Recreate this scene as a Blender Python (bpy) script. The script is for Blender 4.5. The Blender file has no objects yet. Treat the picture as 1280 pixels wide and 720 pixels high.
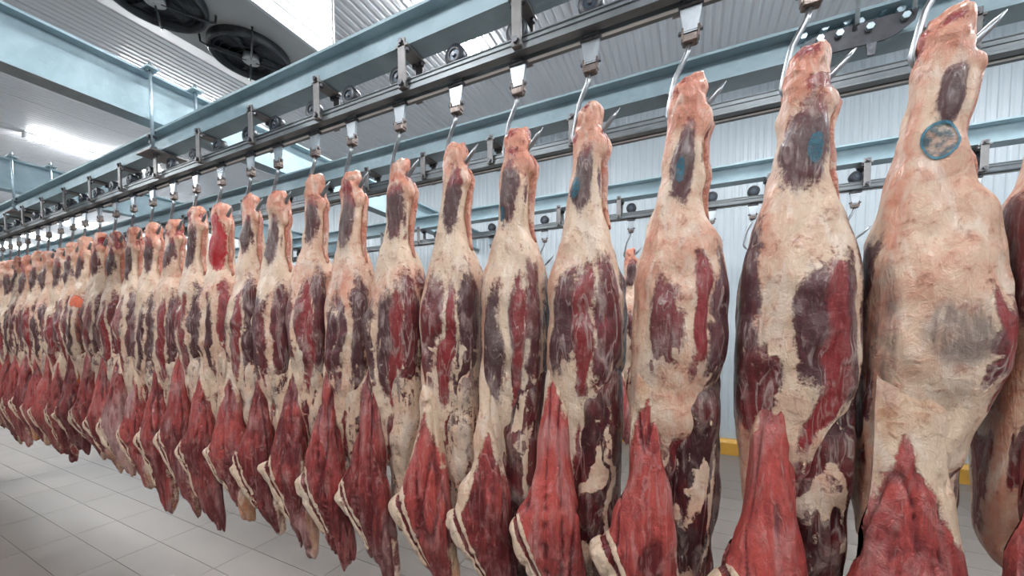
import bpy, bmesh, math, random
import numpy as np
from mathutils import Vector, Matrix

scene = bpy.context.scene
C = scene.collection
R = math.radians

# ------------------------------------------------------------------ camera
YAW = math.atan2(.430, .903)
cam_d = bpy.data.cameras.new('camera')
cam = bpy.data.objects.new('camera', cam_d)
C.objects.link(cam)
cam.location = (0, 0, 1.45)
cam.rotation_euler = (R(90 - 2.5), 0, YAW)
cam_d.sensor_width = 36
cam_d.lens = 36 * 462 / 1280
cam_d.shift_y = .0587
cam_d.clip_start = .02
scene.camera = cam

# ------------------------------------------------------------------ world, exposure
w = bpy.data.worlds.new('world')
scene.world = w
w.use_nodes = True
w.node_tree.nodes['Background'].inputs[0].default_value = (.8, .9, 1, 1)
w.node_tree.nodes['Background'].inputs[1].default_value = .3
vs = scene.view_settings
vs.view_transform = 'Standard'
vs.look = 'None'
vs.gamma = 1
vs.use_curve_mapping = False
vs.exposure = 0.56
LAMP_W = 34.0                       # each tube light's own power
LAMP_COL = (.93, .97, 1.0)

# ------------------------------------------------------------------ dimensions
CEIL = 4.25
WALL_Y = 5.07
X0, X1, Y0 = -22.0, 4.2, -6.0
ROW = (1.20, 1.99, 3.35)            # the three overhead rails


# ------------------------------------------------------------------ helpers
def tag(o, label=None, cat=None, group=None, kind=None):
    if label: o['label'] = label
    if cat: o['category'] = cat
    if group: o['group'] = group
    if kind: o['kind'] = kind
    return o


def empty(name, loc=(0, 0, 0), rz=0):
    o = bpy.data.objects.new(name, None)
    o.empty_display_size = .05
    C.objects.link(o)
    o.location = loc
    o.rotation_euler = (0, 0, rz)
    return o


class MB:
    """collects shapes and links them as one mesh object"""
    def __init__(s):
        s.v = []; s.f = []; s.sm = []

    def add(s, vs, fs, smooth=False):
        n = len(s.v)
        s.v += [tuple(p) for p in vs]
        s.f += [tuple(i + n for i in f) for f in fs]
        s.sm += [smooth] * len(fs)
        return s

    def box(s, x0, x1, y0, y1, z0, z1):
        v = [(x, y, z) for x in (x0, x1) for y in (y0, y1) for z in (z0, z1)]
        return s.add(v, [(0, 1, 3, 2), (4, 6, 7, 5), (0, 4, 5, 1), (2, 3, 7, 6), (0, 2, 6, 4), (1, 5, 7, 3)])

    def cbox(s, x0, x1, y0, y1, z0, z1, c=.004):
        """box with chamfered edges"""
        bm = bmesh.new()
        bmesh.ops.create_cube(bm, size=1)
        for p in bm.verts:
            p.co = Vector((x0 + (p.co.x + .5) * (x1 - x0), y0 + (p.co.y + .5) * (y1 - y0), z0 + (p.co.z + .5) * (z1 - z0)))
        bmesh.ops.bevel(bm, geom=bm.edges[:], offset=c, segments=1, affect='EDGES')
        bm.verts.index_update()
        s.add([p.co.copy() for p in bm.verts], [[q.index for q in f.verts] for f in bm.faces])
        bm.free()
        return s

    def prism(s, poly, axis, a, b):
        """poly: 2-D outline in the plane normal to axis, extruded from a to b"""
        def P(u, v, t):
            return {'x': (t, u, v), 'y': (u, t, v), 'z': (u, v, t)}[axis]
        n = len(poly)
        v = [P(u, q, a) for u, q in poly] + [P(u, q, b) for u, q in poly]
        f = [(i, (i + 1) % n, n + (i + 1) % n, n + i) for i in range(n)]
        return s.add(v, f + [tuple(range(n))[::-1], tuple(range(n, 2 * n))])

    def cyl(s, c, r, h, axis='z', n=16, r2=None, smooth=True):
        r2 = r if r2 is None else r2
        v = []
        for k, (rr, t) in enumerate(((r, -h / 2), (r2, h / 2))):
            for i in range(n):
                a = 2 * math.pi * i / n
                u, q = rr * math.cos(a), rr * math.sin(a)
                d = {'x': (t, u, q), 'y': (u, t, q), 'z': (u, q, t)}[axis]
                v.append((c[0] + d[0], c[1] + d[1], c[2] + d[2]))
        s.add(v, [(i, (i + 1) % n, n + (i + 1) % n, n + i) for i in range(n)], smooth)
        m = len(s.v) - 2 * n
        s.f += [tuple(m + i for i in range(n))[::-1], tuple(m + n + i for i in range(n))]
        s.sm += [False, False]
        return s

    def tube(s, pts, r, n=8, cap=True):
        """round bar along a path; r is one radius or one per point"""
        pts = [Vector(p) for p in pts]
        rs = r if isinstance(r, (list, tuple)) else [r] * len(pts)
        rings = []
        up = None
        for i, p in enumerate(pts):
            t = (pts[min(i + 1, len(pts) - 1)] - pts[max(i - 1, 0)]).normalized()
            if up is None:
                up = t.orthogonal().normalized()
            up = (up - t * up.dot(t)).normalized()
            b = t.cross(up)
            rings.append([p + (up * math.cos(2 * math.pi * k / n) + b * math.sin(2 * math.pi * k / n)) * rs[i] for k in range(n)])
        v = [q for rg in rings for q in rg]
        f = [(i * n + k, i * n + (k + 1) % n, (i + 1) * n + (k + 1) % n, (i + 1) * n + k) for i in range(len(pts) - 1) for k in range(n)]
        s.add(v, f, True)
        if cap:
            m = len(s.v) - len(v)
            s.f += [tuple(m + k for k in range(n))[::-1], tuple(m + len(v) - n + k for k in range(n))]
            s.sm += [False, False]
        return s

    def mesh(s, name, mat):
        me = bpy.data.meshes.new(name)
        me.from_pydata(s.v, [], s.f)
        me.polygons.foreach_set('use_smooth', s.sm)
        bm = bmesh.new(); bm.from_mesh(me)
        bmesh.ops.recalc_face_normals(bm, faces=bm.faces)
        bm.to_mesh(me); bm.free()
        me.materials.append(mat)
        me.update()
        return me

    def build(s, name, mat, parent=None, loc=(0, 0, 0)):
        return link(name, s.mesh(name, mat), parent, loc)


def link(name, me, parent=None, loc=(0, 0, 0)):
    o = bpy.data.objects.new(name, me)
    C.objects.link(o)
    o.location = loc
    if parent: o.parent = parent
    return o


def copy_tree(o, parent=None):
    c = o.copy(); C.objects.link(c); c.parent = parent
    for ch in list(o.children):
        copy_tree(ch, c)
    return c


# ------------------------------------------------------------------ materials
class NT:
    def __init__(s, name):
        s.m = bpy.data.materials.new(name)
        s.m.use_nodes = True
        s.t = s.m.node_tree
        s.p = s.t.nodes['Principled BSDF']

    def n(s, kind, **kw):
        nd = s.t.nodes.new('ShaderNode' + kind)
        for k, v in kw.items():
            setattr(nd, k, v)
        return nd

    def set(s, sock, v):
        if isinstance(v, bpy.types.NodeSocket):
            s.t.links.new(v, sock)
        elif v is not None:
            if isinstance(v, (tuple, list)) and len(v) == 3 and sock.type == 'RGBA':
                v = (*v, 1)
            sock.default_value = v

    def math(s, op, a, b=None, c=None, clamp=False):
        nd = s.n('Math', operation=op, use_clamp=clamp)
        for i, v in enumerate((a, b, c)):
            if v is not None: s.set(nd.inputs[i], v)
        return nd.outputs[0]

    def mix(s, f, a, b, blend='MIX'):
        nd = s.n('Mix', data_type='RGBA', blend_type=blend)
        s.set(nd.inputs[0], f); s.set(nd.inputs[6], a); s.set(nd.inputs[7], b)
        return nd.outputs[2]

    def ramp(s, v, lo, hi, a=0., b=1.):
        nd = s.n('MapRange', interpolation_type='SMOOTHSTEP')
        for i, q in enumerate((v, lo, hi, a, b)): s.set(nd.inputs[i], q)
        return nd.outputs[0]

    def coord(s, scale=(1, 1, 1), jitter=False, kind='Object'):
        o = s.n('TexCoord').outputs[kind]
        mp = s.n('Mapping'); mp.inputs['Scale'].default_value = scale
        s.set(mp.inputs['Vector'], o)
        if jitter:
            rnd = s.n('ObjectInfo').outputs['Random']
            cx = s.n('CombineXYZ')
            s.set(cx.inputs[0], s.math('MULTIPLY', rnd, 37.)); s.set(cx.inputs[2], s.math('MULTIPLY', rnd, 91.))
            s.t.links.new(cx.outputs[0], mp.inputs['Location'])
        return mp.outputs[0]

    def noise(s, vec, scale, detail=3, rough=.55, dist=0):
        nd = s.n('TexNoise')
        s.set(nd.inputs['Vector'], vec)
        nd.inputs['Scale'].default_value = scale; nd.inputs['Detail'].default_value = detail
        nd.inputs['Roughness'].default_value = rough; nd.inputs['Distortion'].default_value = dist
        return nd.outputs[0]

    def bump(s, h, strength, dist):
        b = s.n('Bump'); b.inputs['Strength'].default_value = strength; b.inputs['Distance'].default_value = dist
        s.set(b.inputs['Height'], h); s.set(s.p.inputs['Normal'], b.outputs[0])

    def done(s, col=None, rough=.5, metal=0., spec=.5):
        s.set(s.p.inputs['Base Color'], col); s.set(s.p.inputs['Roughness'], rough)
        s.set(s.p.inputs['Metallic'], metal); s.set(s.p.inputs['Specular IOR Level'], spec)
        return s.m


def simple(name, col, rough=.5, metal=0., var=.12, scale=12, spec=.5, stretch=(1, 1, 1)):
    t = NT(name)
    n = t.noise(t.coord(stretch, True), scale, 4, .6)
    c = t.mix(t.ramp(n, .3, .7), tuple(x * (1 - var) for x in col), tuple(min(1, x * (1 + var)) for x in col))
    return t.done(c, rough, metal, spec)


def galvanised(name, a, b, metal=.55, rough=.42):
    t = NT(name)
    co = t.coord((1, 1, 1), True)
    n = t.noise(co, 2.2, 5, .65, .6)
    v = t.n('TexVoronoi'); v.inputs['Scale'].default_value = 26; t.set(v.inputs['Vector'], co)
    f = t.math('ADD', t.math('MULTIPLY', t.ramp(n, .32, .68), .75), t.math('MULTIPLY', v.outputs['Color'], .25))
    c = t.mix(f, a, b)
    t.bump(n, .08, .01)
    return t.done(c, t.math('ADD', t.math('MULTIPLY', n, .25), rough - .1), metal, .5)


def emitter(name, col, strength):
    t = NT(name)
    t.set(t.p.inputs['Emission Color'], col); t.p.inputs['Emission Strength'].default_value = strength
    return t.done(col, .4)


M = {}
M['wall'] = simple('white_panel', (.45, .50, .535), .38, 0, .03, 2)
M['ceiling'] = simple('ceiling_panel', (.62, .62, .645), .36, 0, .03, 2)
M['tile'] = None
M['beam'] = galvanised('galvanised_steel', (.24, .335, .375), (.41, .525, .57), .12, .5)
M['rail'] = galvanised('rail_steel', (.13, .145, .155), (.23, .245, .25), .6, .4)
M['yoke'] = galvanised('bracket_steel', (.15, .14, .137), (.30, .285, .28), .5, .45)
M['bolt'] = simple('bolt_steel', (.12, .12, .13), .4, .8, .3, 60)
M['zinc'] = simple('zinc_rod', (.45, .55, .60), .35, .7, .15, 40)
M['strap'] = galvanised('strap_steel', (.30, .33, .36), (.62, .66, .70), .85, .28)
M['shackle'] = simple('shackle_steel', (.17, .135, .12), .42, .75, .35, 60)
M['hook'] = simple('polished_hook_steel', (.30, .31, .32), .3, .9, .2, 40)
M['wheel'] = simple('black_nylon', (.018, .022, .03), .4, 0, .3, 30)
M['hub'] = simple('wheel_hub', (.05, .07, .10), .4, .3, .3, 50)
M['cooler'] = simple('cooler_enamel', (.36, .35, .345), .5, 0, .08, 3)
M['cooler_edge'] = simple('cooler_trim', (.50, .52, .53), .35, .2, .04, 4)
M['fan_dark'] = simple('fan_black', (.012, .015, .022), .45, 0, .35, 10)
M['fan_grey'] = simple('fan_guard_grey', (.05, .05, .055), .4, .5, .3, 20)
M['motor'] = simple('fan_motor', (.45, .46, .47), .35, .5, .2, 20)
M['lamp_body'] = simple('lamp_housing', (.6, .62, .63), .4, .1, .04, 5)
M['tube'] = emitter('lit_tube', (.95, .98, 1.0), 85.0)
M['kerb'] = simple('ochre_kerb_paint', (.52, .27, .035), .45, 0, .12, 6)
M['gap_white'] = simple('bright_gap_white', (.9, .9, .9), .5, 0, .02, 5)
M['conduit'] = simple('conduit_grey', (.30, .30, .30), .5, 0, .1, 10)


def tile_mat():
    t = NT('floor_tile')
    co = t.coord((1, 1, 1), True)
    n = t.noise(co, 3.5, 5, .6)
    n2 = t.noise(co, 60, 3, .6)
    c = t.mix(t.ramp(n, .3, .7), (.158, .133, .116), (.184, .158, .139))
    c = t.mix(t.ramp(n2, .58, .75, 0, .10), c, (.14, .125, .115))
    t.bump(n2, .05, .004)
    return t.done(c, t.ramp(n, .25, .75, .42, .55), 0, .25)


M['tile'] = tile_mat()
M['grout'] = simple('grout', (.06, .055, .052), .8, 0, .15, 8)


def meat_mat(name, dark, red, smear=.55, noise_amp=.4, film_col=(.42, .40, .37), fatA=(.68, .50, .36), fatB=(.58, .215, .135), edge=.06, smear_col=(.50, .40, .34)):
    """beef surface: anatomy (attribute 'mask': muscle, freshness, film, blush) broken up by grain"""
    t = NT(name)
    at = t.n('Attribute', attribute_name='mask')
    sep = t.n('SeparateColor'); t.set(sep.inputs[0], at.outputs['Color'])
    mR, mG, mB = sep.outputs; mA = at.outputs['Alpha']
    co = t.coord((1, 1, 1), True)
    big = t.noise(co, 7, 4, .6, .6)
    mid = t.noise(co, 34, 5, .65, .6)
    fine = t.noise(co, 120, 3, .6, .3)
    fib = t.noise(t.coord((1, 1, .16), True), 62, 4, .65, .6)        # grain that follows the fibres
    web = t.noise(t.coord((1, 1, .42), True), 15, 3, .55, 1.3)
    web2 = t.noise(t.coord((1, 1, .16), True), 24, 3, .55, .9)
    c0 = lambda n, k: t.math('MULTIPLY', t.math('SUBTRACT', n, .5), k)
    # muscle against fat
    e = t.math('ADD', t.math('ADD', mR, c0(big, noise_amp)), t.math('ADD', c0(mid, noise_amp * 1.0), t.math('ADD', c0(fib, noise_amp * .9), c0(fine, noise_amp * .5))))
    mus = t.ramp(e, .5 - edge, .5 + edge)
    # muscle colour
    fr = t.math('ADD', t.math('ADD', mG, c0(mid, .7)), t.math('ADD', c0(fib, 1.3), c0(big, .5)))
    cm = t.mix(t.ramp(fr, .0, 1.), dark, red)
    # torn membranes: soft wandering strokes and streaks along the fibres
    stroke = t.ramp(t.math('ABSOLUTE', c0(web2, 1.)), .0, .040, .75, 0)
    stroke = t.math('MULTIPLY', stroke, t.ramp(big, .40, .58))
    strk = t.math('MULTIPLY', t.ramp(fib, .54, .72), t.ramp(web, .46, .62))
    veil = t.math('MULTIPLY', t.ramp(web, .50, .70), t.ramp(mid, .36, .62, .25, .8))
    sm = t.math('MAXIMUM', t.math('MAXIMUM', stroke, strk), veil)
    cm = t.mix(t.math('MULTIPLY', sm, smear), cm, smear_col)
    # fat colour
    bl = t.math('ADD', t.math('ADD', mA, c0(mid, 1.1)), c0(big, 1.0))
    cf = t.mix(t.ramp(bl, .0, 1.0), fatA, fatB)
    cf = t.mix(t.ramp(web, .50, .66, 0, .55), cf, (.74, .61, .50))
    cf = t.mix(t.ramp(big, .40, .28, 0, .45), cf, (.42, .28, .19))
    cf = t.mix(t.math('MULTIPLY', t.ramp(mid, .53, .70), t.ramp(fine, .40, .60, .15, .8)), cf, (.33, .15, .10))
    cf = t.mix(t.ramp(fib, .58, .74, 0, .4), cf, (.45, .20, .15))
    col = t.mix(mus, cf, cm)
    # grey membrane
    fm = t.math('MULTIPLY', mB, t.ramp(t.math('ADD', fib, t.math('MULTIPLY', web, .5)), .55, .90, .25, 1.0))
    col = t.mix(fm, col, film_col)
    h = t.math('ADD', t.math('MULTIPLY', mid, .8), t.math('ADD', t.math('MULTIPLY', fib, .8), t.math('ADD', t.math('MULTIPLY', mus, -.45), t.math('MULTIPLY', t.math('MULTIPLY', sm, mus), .25))))
    t.bump(h, .9, .010)
    t.p.inputs['Coat Weight'].default_value = .15
    t.p.inputs['Coat Roughness'].default_value = .22
    return t.done(col, t.ramp(mid, .3, .7, .28, .52), 0, .42)


M['leg'] = meat_mat('beef_leg', (.066, .015, .018), (.24, .018, .020), .85, .40, (.125, .090, .082), smear_col=(.46, .35, .31), edge=.085)
M['leg_blood'] = meat_mat('beef_leg_bloodied', (.066, .015, .018), (.36, .006, .010), .55, .46, (.125, .090, .082), smear_col=(.46, .20, .18), edge=.085)
M['leg_orange'] = meat_mat('beef_leg_orange_spot', (.066, .015, .018), (.70, .13, .05), .55, .40, (.125, .090, .082), smear_col=(.46, .35, .31), edge=.085)
M['loin'] = meat_mat('beef_loin', (.036, .005, .007), (.17, .008, .011), .62, .50, (.40, .33, .28))
M['flank'] = meat_mat('beef_flank', (.11, .009, .011), (.45, .068, .055), .46, .26, (.44, .26, .24), (.68, .50, .36), (.46, .19, .08), .05, (.52, .31, .28))
M['tendon'] = meat_mat('beef_tendon', (.33, .05, .035), (.50, .16, .09), .5, .5, (.5, .4, .35))


def stamp_mat(col, ring):
    t = NT('food_ink')
    at = t.n('Attribute', attribute_name='rad').outputs['Fac']
    co = t.coord((1, 1, 1), True)
    n = t.noise(co, 70, 4, .7)
    a_ring = t.math('MULTIPLY', t.ramp(at, .80, .85), t.ramp(n, .2, .4))
    a_in = t.ramp(n, .44, .58, .12 if ring else .40, .70 if ring else .9)
    a = t.math('MAXIMUM', a_ring, a_in) if ring else a_in
    a = t.math('MULTIPLY', a, t.ramp(at, .93, 1.0, 1, 0))
    tr = t.n('BsdfTransparent'); mx = t.n('MixShader'); out = t.t.nodes['Material Output']
    t.set(mx.inputs[0], a); t.t.links.new(tr.outputs[0], mx.inputs[1]); t.t.links.new(t.p.outputs[0], mx.inputs[2])
    t.t.links.new(mx.outputs[0], out.inputs[0])
    return t.done(t.mix(t.ramp(n, .4, .6), tuple(c * 1.9 for c in col), col), .5)


M['ink'] = stamp_mat((.015, .10, .14), False)
M['ink_ring'] = stamp_mat((.02, .10, .14), True)

# ================================================================== THE ROOM
# floor: slab and tiles
TW, TH = .67, .224
tx0, ty0 = -3.27, .758
floor = MB().box(X0, X1, Y0, WALL_Y, -.12, -.003).build('floor', M['grout'])
tag(floor, 'pale grey rectangular tiled floor of the cold room', 'floor', kind='structure')
tile_me = MB().box(-TW / 2 + .0015, TW / 2 - .0015, -TH / 2 + .0015, TH / 2 - .0015, -.012, 0).mesh('tile', M['tile'])
cells = []
for i in range(int((X0 - tx0) / TW) - 1, int((X1 - tx0) / TW) + 2):
    for j in range(int((Y0 - ty0) / TH) - 1, int((WALL_Y - ty0) / TH) + 2):
        cx, cy = tx0 + (i + .5) * TW, ty0 + (j + .5) * TH
        if X0 + TW / 2 < cx < X1 - TW / 2 and Y0 + TH / 2 < cy < WALL_Y - TH / 2:
            fw = -.43 * cx + .903 * cy
            rt = .903 * cx + .43 * cy
            inview = fw > .9 and abs(rt) < 1.5 * fw
            cells.append((not inview, fw, cx, cy))
cells.sort()
rest = MB()
for k, (_, _, cx, cy) in enumerate(cells):
    if k < 300:
        o = link('tile', tile_me, floor, (cx, cy, 0))
    else:
        rest.box(cx - TW / 2 + .0015, cx + TW / 2 - .0015, cy - TH / 2 + .0015, cy + TH / 2 - .0015, -.012, 0)
tag(rest.build('tile_field', M['tile'], floor), kind='stuff')


def ribbed(length, width, pitch=.075, depth=.007):
    """profile of a ribbed sandwich panel across its width: list of (u, d)"""
    out = []
    n = int(round(width / pitch))
    p = width / n
    for i in range(n):
        u = i * p
        d = depth if i else depth * 1.8                # the first groove is the joint
        out += [(u, 0), (u + p * .16, d), (u + p * .34, d), (u + p * .5, 0)]
    out.append((width, 0))
    return out


def panel_mesh(name, length, width, mat, thick=.06):
    """ribbed panel: u along local x, length along local y, ribbed face at local z=0 (facing -z)"""
    pr = ribbed(length, width)
    mb = MB()
    n = len(pr)
    v = [(u, 0, d) for u, d in pr] + [(u, length, d) for u, d in pr]
    mb.add(v, [(i, i + 1, n + i + 1, n + i) for i in range(n - 1)])
    mb.box(0, width, 0, length, .018, thick)
    return mb.mesh(name, mat)


PW = 1.05
ceiling = MB().box(X0, X1, Y0, WALL_Y, CEIL + .06, CEIL + .16).build('ceiling', M['ceiling'])
tag(ceiling, 'pale ribbed panel ceiling of the cold room', 'ceiling', kind='structure')
cp = panel_mesh('ceiling_panel', WALL_Y - Y0, PW, M['ceiling'])
for i in range(int((X1 - X0) / PW) + 1):
    x = X0 + i * PW
    if x + PW <= X1 + .4:
        link('ceiling_panel', cp, ceiling, (x, Y0, CEIL))
wall = MB().box(X0, X1, WALL_Y + .06, WALL_Y + .16, 0, CEIL).build('wall_back', M['wall'])
tag(wall, 'white ribbed panel wall behind the overhead rails', 'wall', kind='structure')
wp = panel_mesh('wall_panel', CEIL - .0, PW, M['wall'])
for i in range(int((X1 - X0) / PW) + 1):
    x = X0 + i * PW
    if x + PW <= X1 + .4:
        o = link('wall_panel', wp, wall, (x, WALL_Y, 0))
        o.rotation_euler = (R(90), 0, 0)
        o.scale = (1, 1, -1)
for nm, b, lab in (('wall_left', (X0 - .1, X0, Y0, WALL_Y, 0, CEIL), 'white end wall far down the row of beef'),
                   ('wall_right', (X1, X1 + .1, Y0, WALL_Y, 0, CEIL), 'white side wall of the cold room'),
                   ('wall_front', (X0, X1, Y0 - .1, Y0, 0, CEIL), 'white wall of the cold room facing the back wall')):
    tag(MB().box(*b).build(nm, M['wall']), lab, 'wall', kind='structure')
kb = MB()
kb.prism([(WALL_Y + .01, 0), (WALL_Y - .09, 0), (WALL_Y - .09, .14), (WALL_Y - .06, .175), (WALL_Y + .01, .175)], 'x', X0, X1)
tag(kb.build('baseboard_back', M['kerb']), 'ochre yellow kerb along the foot of the white wall', 'kerb', kind='structure')


# ------------------------------------------------------------------ steel beams
def ibeam(poly_axis, y, z0, z1, hw, a, b, tf=.012, tw=.005):
    p = [(y - hw, z0), (y + hw, z0), (y + hw, z0 + tf), (y + tw, z0 + tf + .004), (y + tw, z1 - tf - .004), (y + hw, z1 - tf),
         (y + hw, z1), (y - hw, z1), (y - hw, z1 - tf), (y - tw, z1 - tf - .004), (y - tw, z0 + tf + .004), (y - hw, z0 + tf)]
    return MB().prism(p, poly_axis, a, b)


BZ0, BZ1 = 2.556, 2.690
for y, hw, dz, lab in ((ROW[0], .044, 0, 'galvanised steel beam directly above the loaded rail, under the cooler'),
                   (ROW[1], .056, .018, 'galvanised steel beam with bolted splice plate above the empty heavy rail'),
                   (ROW[2], .05, .035, 'galvanised steel beam above the rail of empty hooks, nearest the white wall')):
    b = ibeam('x', y, BZ0 + dz, BZ1 + dz, hw, X0 + .02, X1 - .02).build('steel_beam', M['beam'])
    tag(b, lab, 'beam')


def cross_beam(x, lab, ya=Y0 + .02, yb=WALL_Y - .01):
    t = empty('cross_beam', (x, 1.2, BZ1 + .04))
    zb, zt = 0.001, .29
    ibeam('y', 0, zb + .004, zt, .06, ya - 1.2, yb - 1.2, .014, .005).build('beam_section', M['beam'], t)
    for yy in (-.066, .16):                            # clamp plates with threaded rods down to the rail
        MB().cbox(-.04, .12, yy - .03, yy + .03, zt + .001, zt + .012, .002).build('clamp_plate', M['beam'], t)
        r = MB().tube([(.078, yy, zt + .05), (.078, yy, -.185)], .0085, 8).build('threaded_rod', M['zinc'], t)
        MB().cyl((.078, yy, zt + .02), .017, .016, 'z', 6, smooth=False).build('nut', M['bolt'], r)
        MB().cyl((.078, yy, -.172), .017, .016, 'z', 6, smooth=False).build('nut', M['bolt'], r)
    MB().cbox(-.05, .13, -.10, .20, -.194, -.181, .002).build('rod_plate', M['yoke'], t)
    g = MB()
    for dx, dz in ((.02, .0), (.06, .02), (.0, .04), (.05, .05)):
        g.cyl((.02 + dx, -.058, -.12 + dz), .011, .02, 'y', 6, smooth=False)
    g.build('bolt_cluster', M['bolt'], t)
    tag(t, lab, 'beam')
    return t


cross_beam(-3.03, 'deep pale blue galvanised cross beam beside the two cooler fans')
cross_beam(-5.62, 'galvanised cross beam near the lit ceiling tube, far along the row')

# splice plate with rods on the second beam
sp = empty('splice_plate', (.58, ROW[1] - .075, 2.56))
mb = MB()
mb.prism([(-.19, .045), (-.15, -.01), (.07, -.01), (.10, .00), (.15, .035), (.16, .075), (-.13, .075)], 'y', -.012, -.004)
mb.build('plate', M['fan_grey'], sp)
for dx, dz in ((-.13, .05), (-.07, .05), (.02, .045), (.12, .05)):
    MB().cyl((dx, -.02, dz), .013, .018, 'y', 6, smooth=False).build('bolt', M['zinc'], sp)
for dx, dz in ((-.17, .12), (-.1, .13), (-.03, .13), (.01, .115), (.08, .14), (.13, .12)):
    MB().cyl((dx, .055, dz), .014, .03, 'y', 6, smooth=False).build('bolt', M['zinc'], sp)
for dx in (-.02, .14):
    MB().tube([(dx, -.03, .06), (dx, -.03, CEIL - 2.561)], .0075, 8).build('threaded_rod', M['zinc'], sp)
MB().prism([(.02, -.055), (.04, -.055), (.045, -.01), (.015, -.01)], 'y', -.012, -.004).build('stop_lug', M['bolt'], sp)
tag(sp, 'dark bolted splice plate with two threaded rods on the steel beam', 'bracket')


# ------------------------------------------------------------------ overhead rails
def yoke(parent, x, y0, y1, z0, z1):
    k = MB()
    w_ = .012
    k.cbox(x - .018, x + .018, y0 - .010 - w_, y0 - .001 - w_, z0, z1 + .022, .002)
    k.cbox(x - .018, x + .018, y1 + .001 + w_, y1 + .010 + w_, z0, z1 + .022, .002)
    k.box(x - .016, x + .016, y0 - .004 - w_, y0 + .002, z0 + .002, z0 + .02)
    k.box(x - .016, x + .016, y1 - .002, y1 + .004 + w_, z0 + .002, z0 + .02)
    k.cbox(x - .030, x + .030, y0 - .010 - w_, y1 + .010 + w_, z1 - .012, z1 - .001, .002)
    o = k.build('yoke', M['yoke'], parent)
    y0 -= w_; y1 += w_
    for yy in (y0 + .004, y1 - .004):
        for dx in (-.018, .018):
            MB().cyl((x + dx, yy, z1 - .018), .010, .014, 'z', 6, smooth=False).build('bolt', M['bolt'], o)
    MB().cyl((x, y0 - .015, z0 + .016), .011, .012, 'y', 6, smooth=False).build('bolt', M['bolt'], o)
    MB().cyl((x, y0 - .013, z1 + .008), .010, .010, 'y', 6, smooth=False).build('bolt', M['bolt'], o)
    return o


RZ0, RZ1 = 2.388, 2.435
def rail(y, lab, z0, z1, w, gap, yokes, top, name='overhead_rail'):
    t = empty(name, (0, y, z0))
    h = z1 - z0
    for s in (-1, 1):
        a, b = s * gap / 2, s * (gap / 2 + w)
        g = s * .004
        # bar with two drawn grooves on its outer face and a lip along the foot
        p = [(a, 0), (b + g, 0), (b + g, .010), (b, .013), (b, h * .42), (b - g, h * .46), (b - g, h * .56), (b, h * .60), (b, h * .78),
             (b - g, h * .82), (b - g, h * .90), (b, h * .94), (b, h), (a, h)]
        MB().prism(p, 'x', X0 + .03, X1 - .03).build('rail_bar', M['rail'], t)
    for x in yokes:
        yoke(t, x, -(gap / 2 + w), gap / 2 + w, .004, top - z0)
    MB().box(X0 + .03, X1 - .03, gap / 2 + .001, gap / 2 + .012, -.003, .002).build('bright_gap_strip', M['gap_white'], t)  # white strip added to stand for the brightly lit gap between the bars
    tag(t, lab, 'rail')
    return t


yk = [-.53 - .487 * k for k in range(-4, 44)]
rail(ROW[0], 'twin steel bar overhead rail carrying the row of beef hindquarters', RZ0, RZ1, .026, .018, yk, BZ0)
yk2 = [-.572 - .49 * k for k in range(-5, 36)]
rail(ROW[1], 'heavy steel overhead rail without hooks, behind the loaded rail', 2.428, 2.485, .034, .010, yk2, BZ0 + .018)
yk3 = [-.558 - .54 * k for k in range(-5, 30)]
rail(ROW[2], 'steel overhead rail with empty hooks near the white wall', 2.423, 2.470, .026, .018, yk3, BZ0 + .035)


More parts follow.
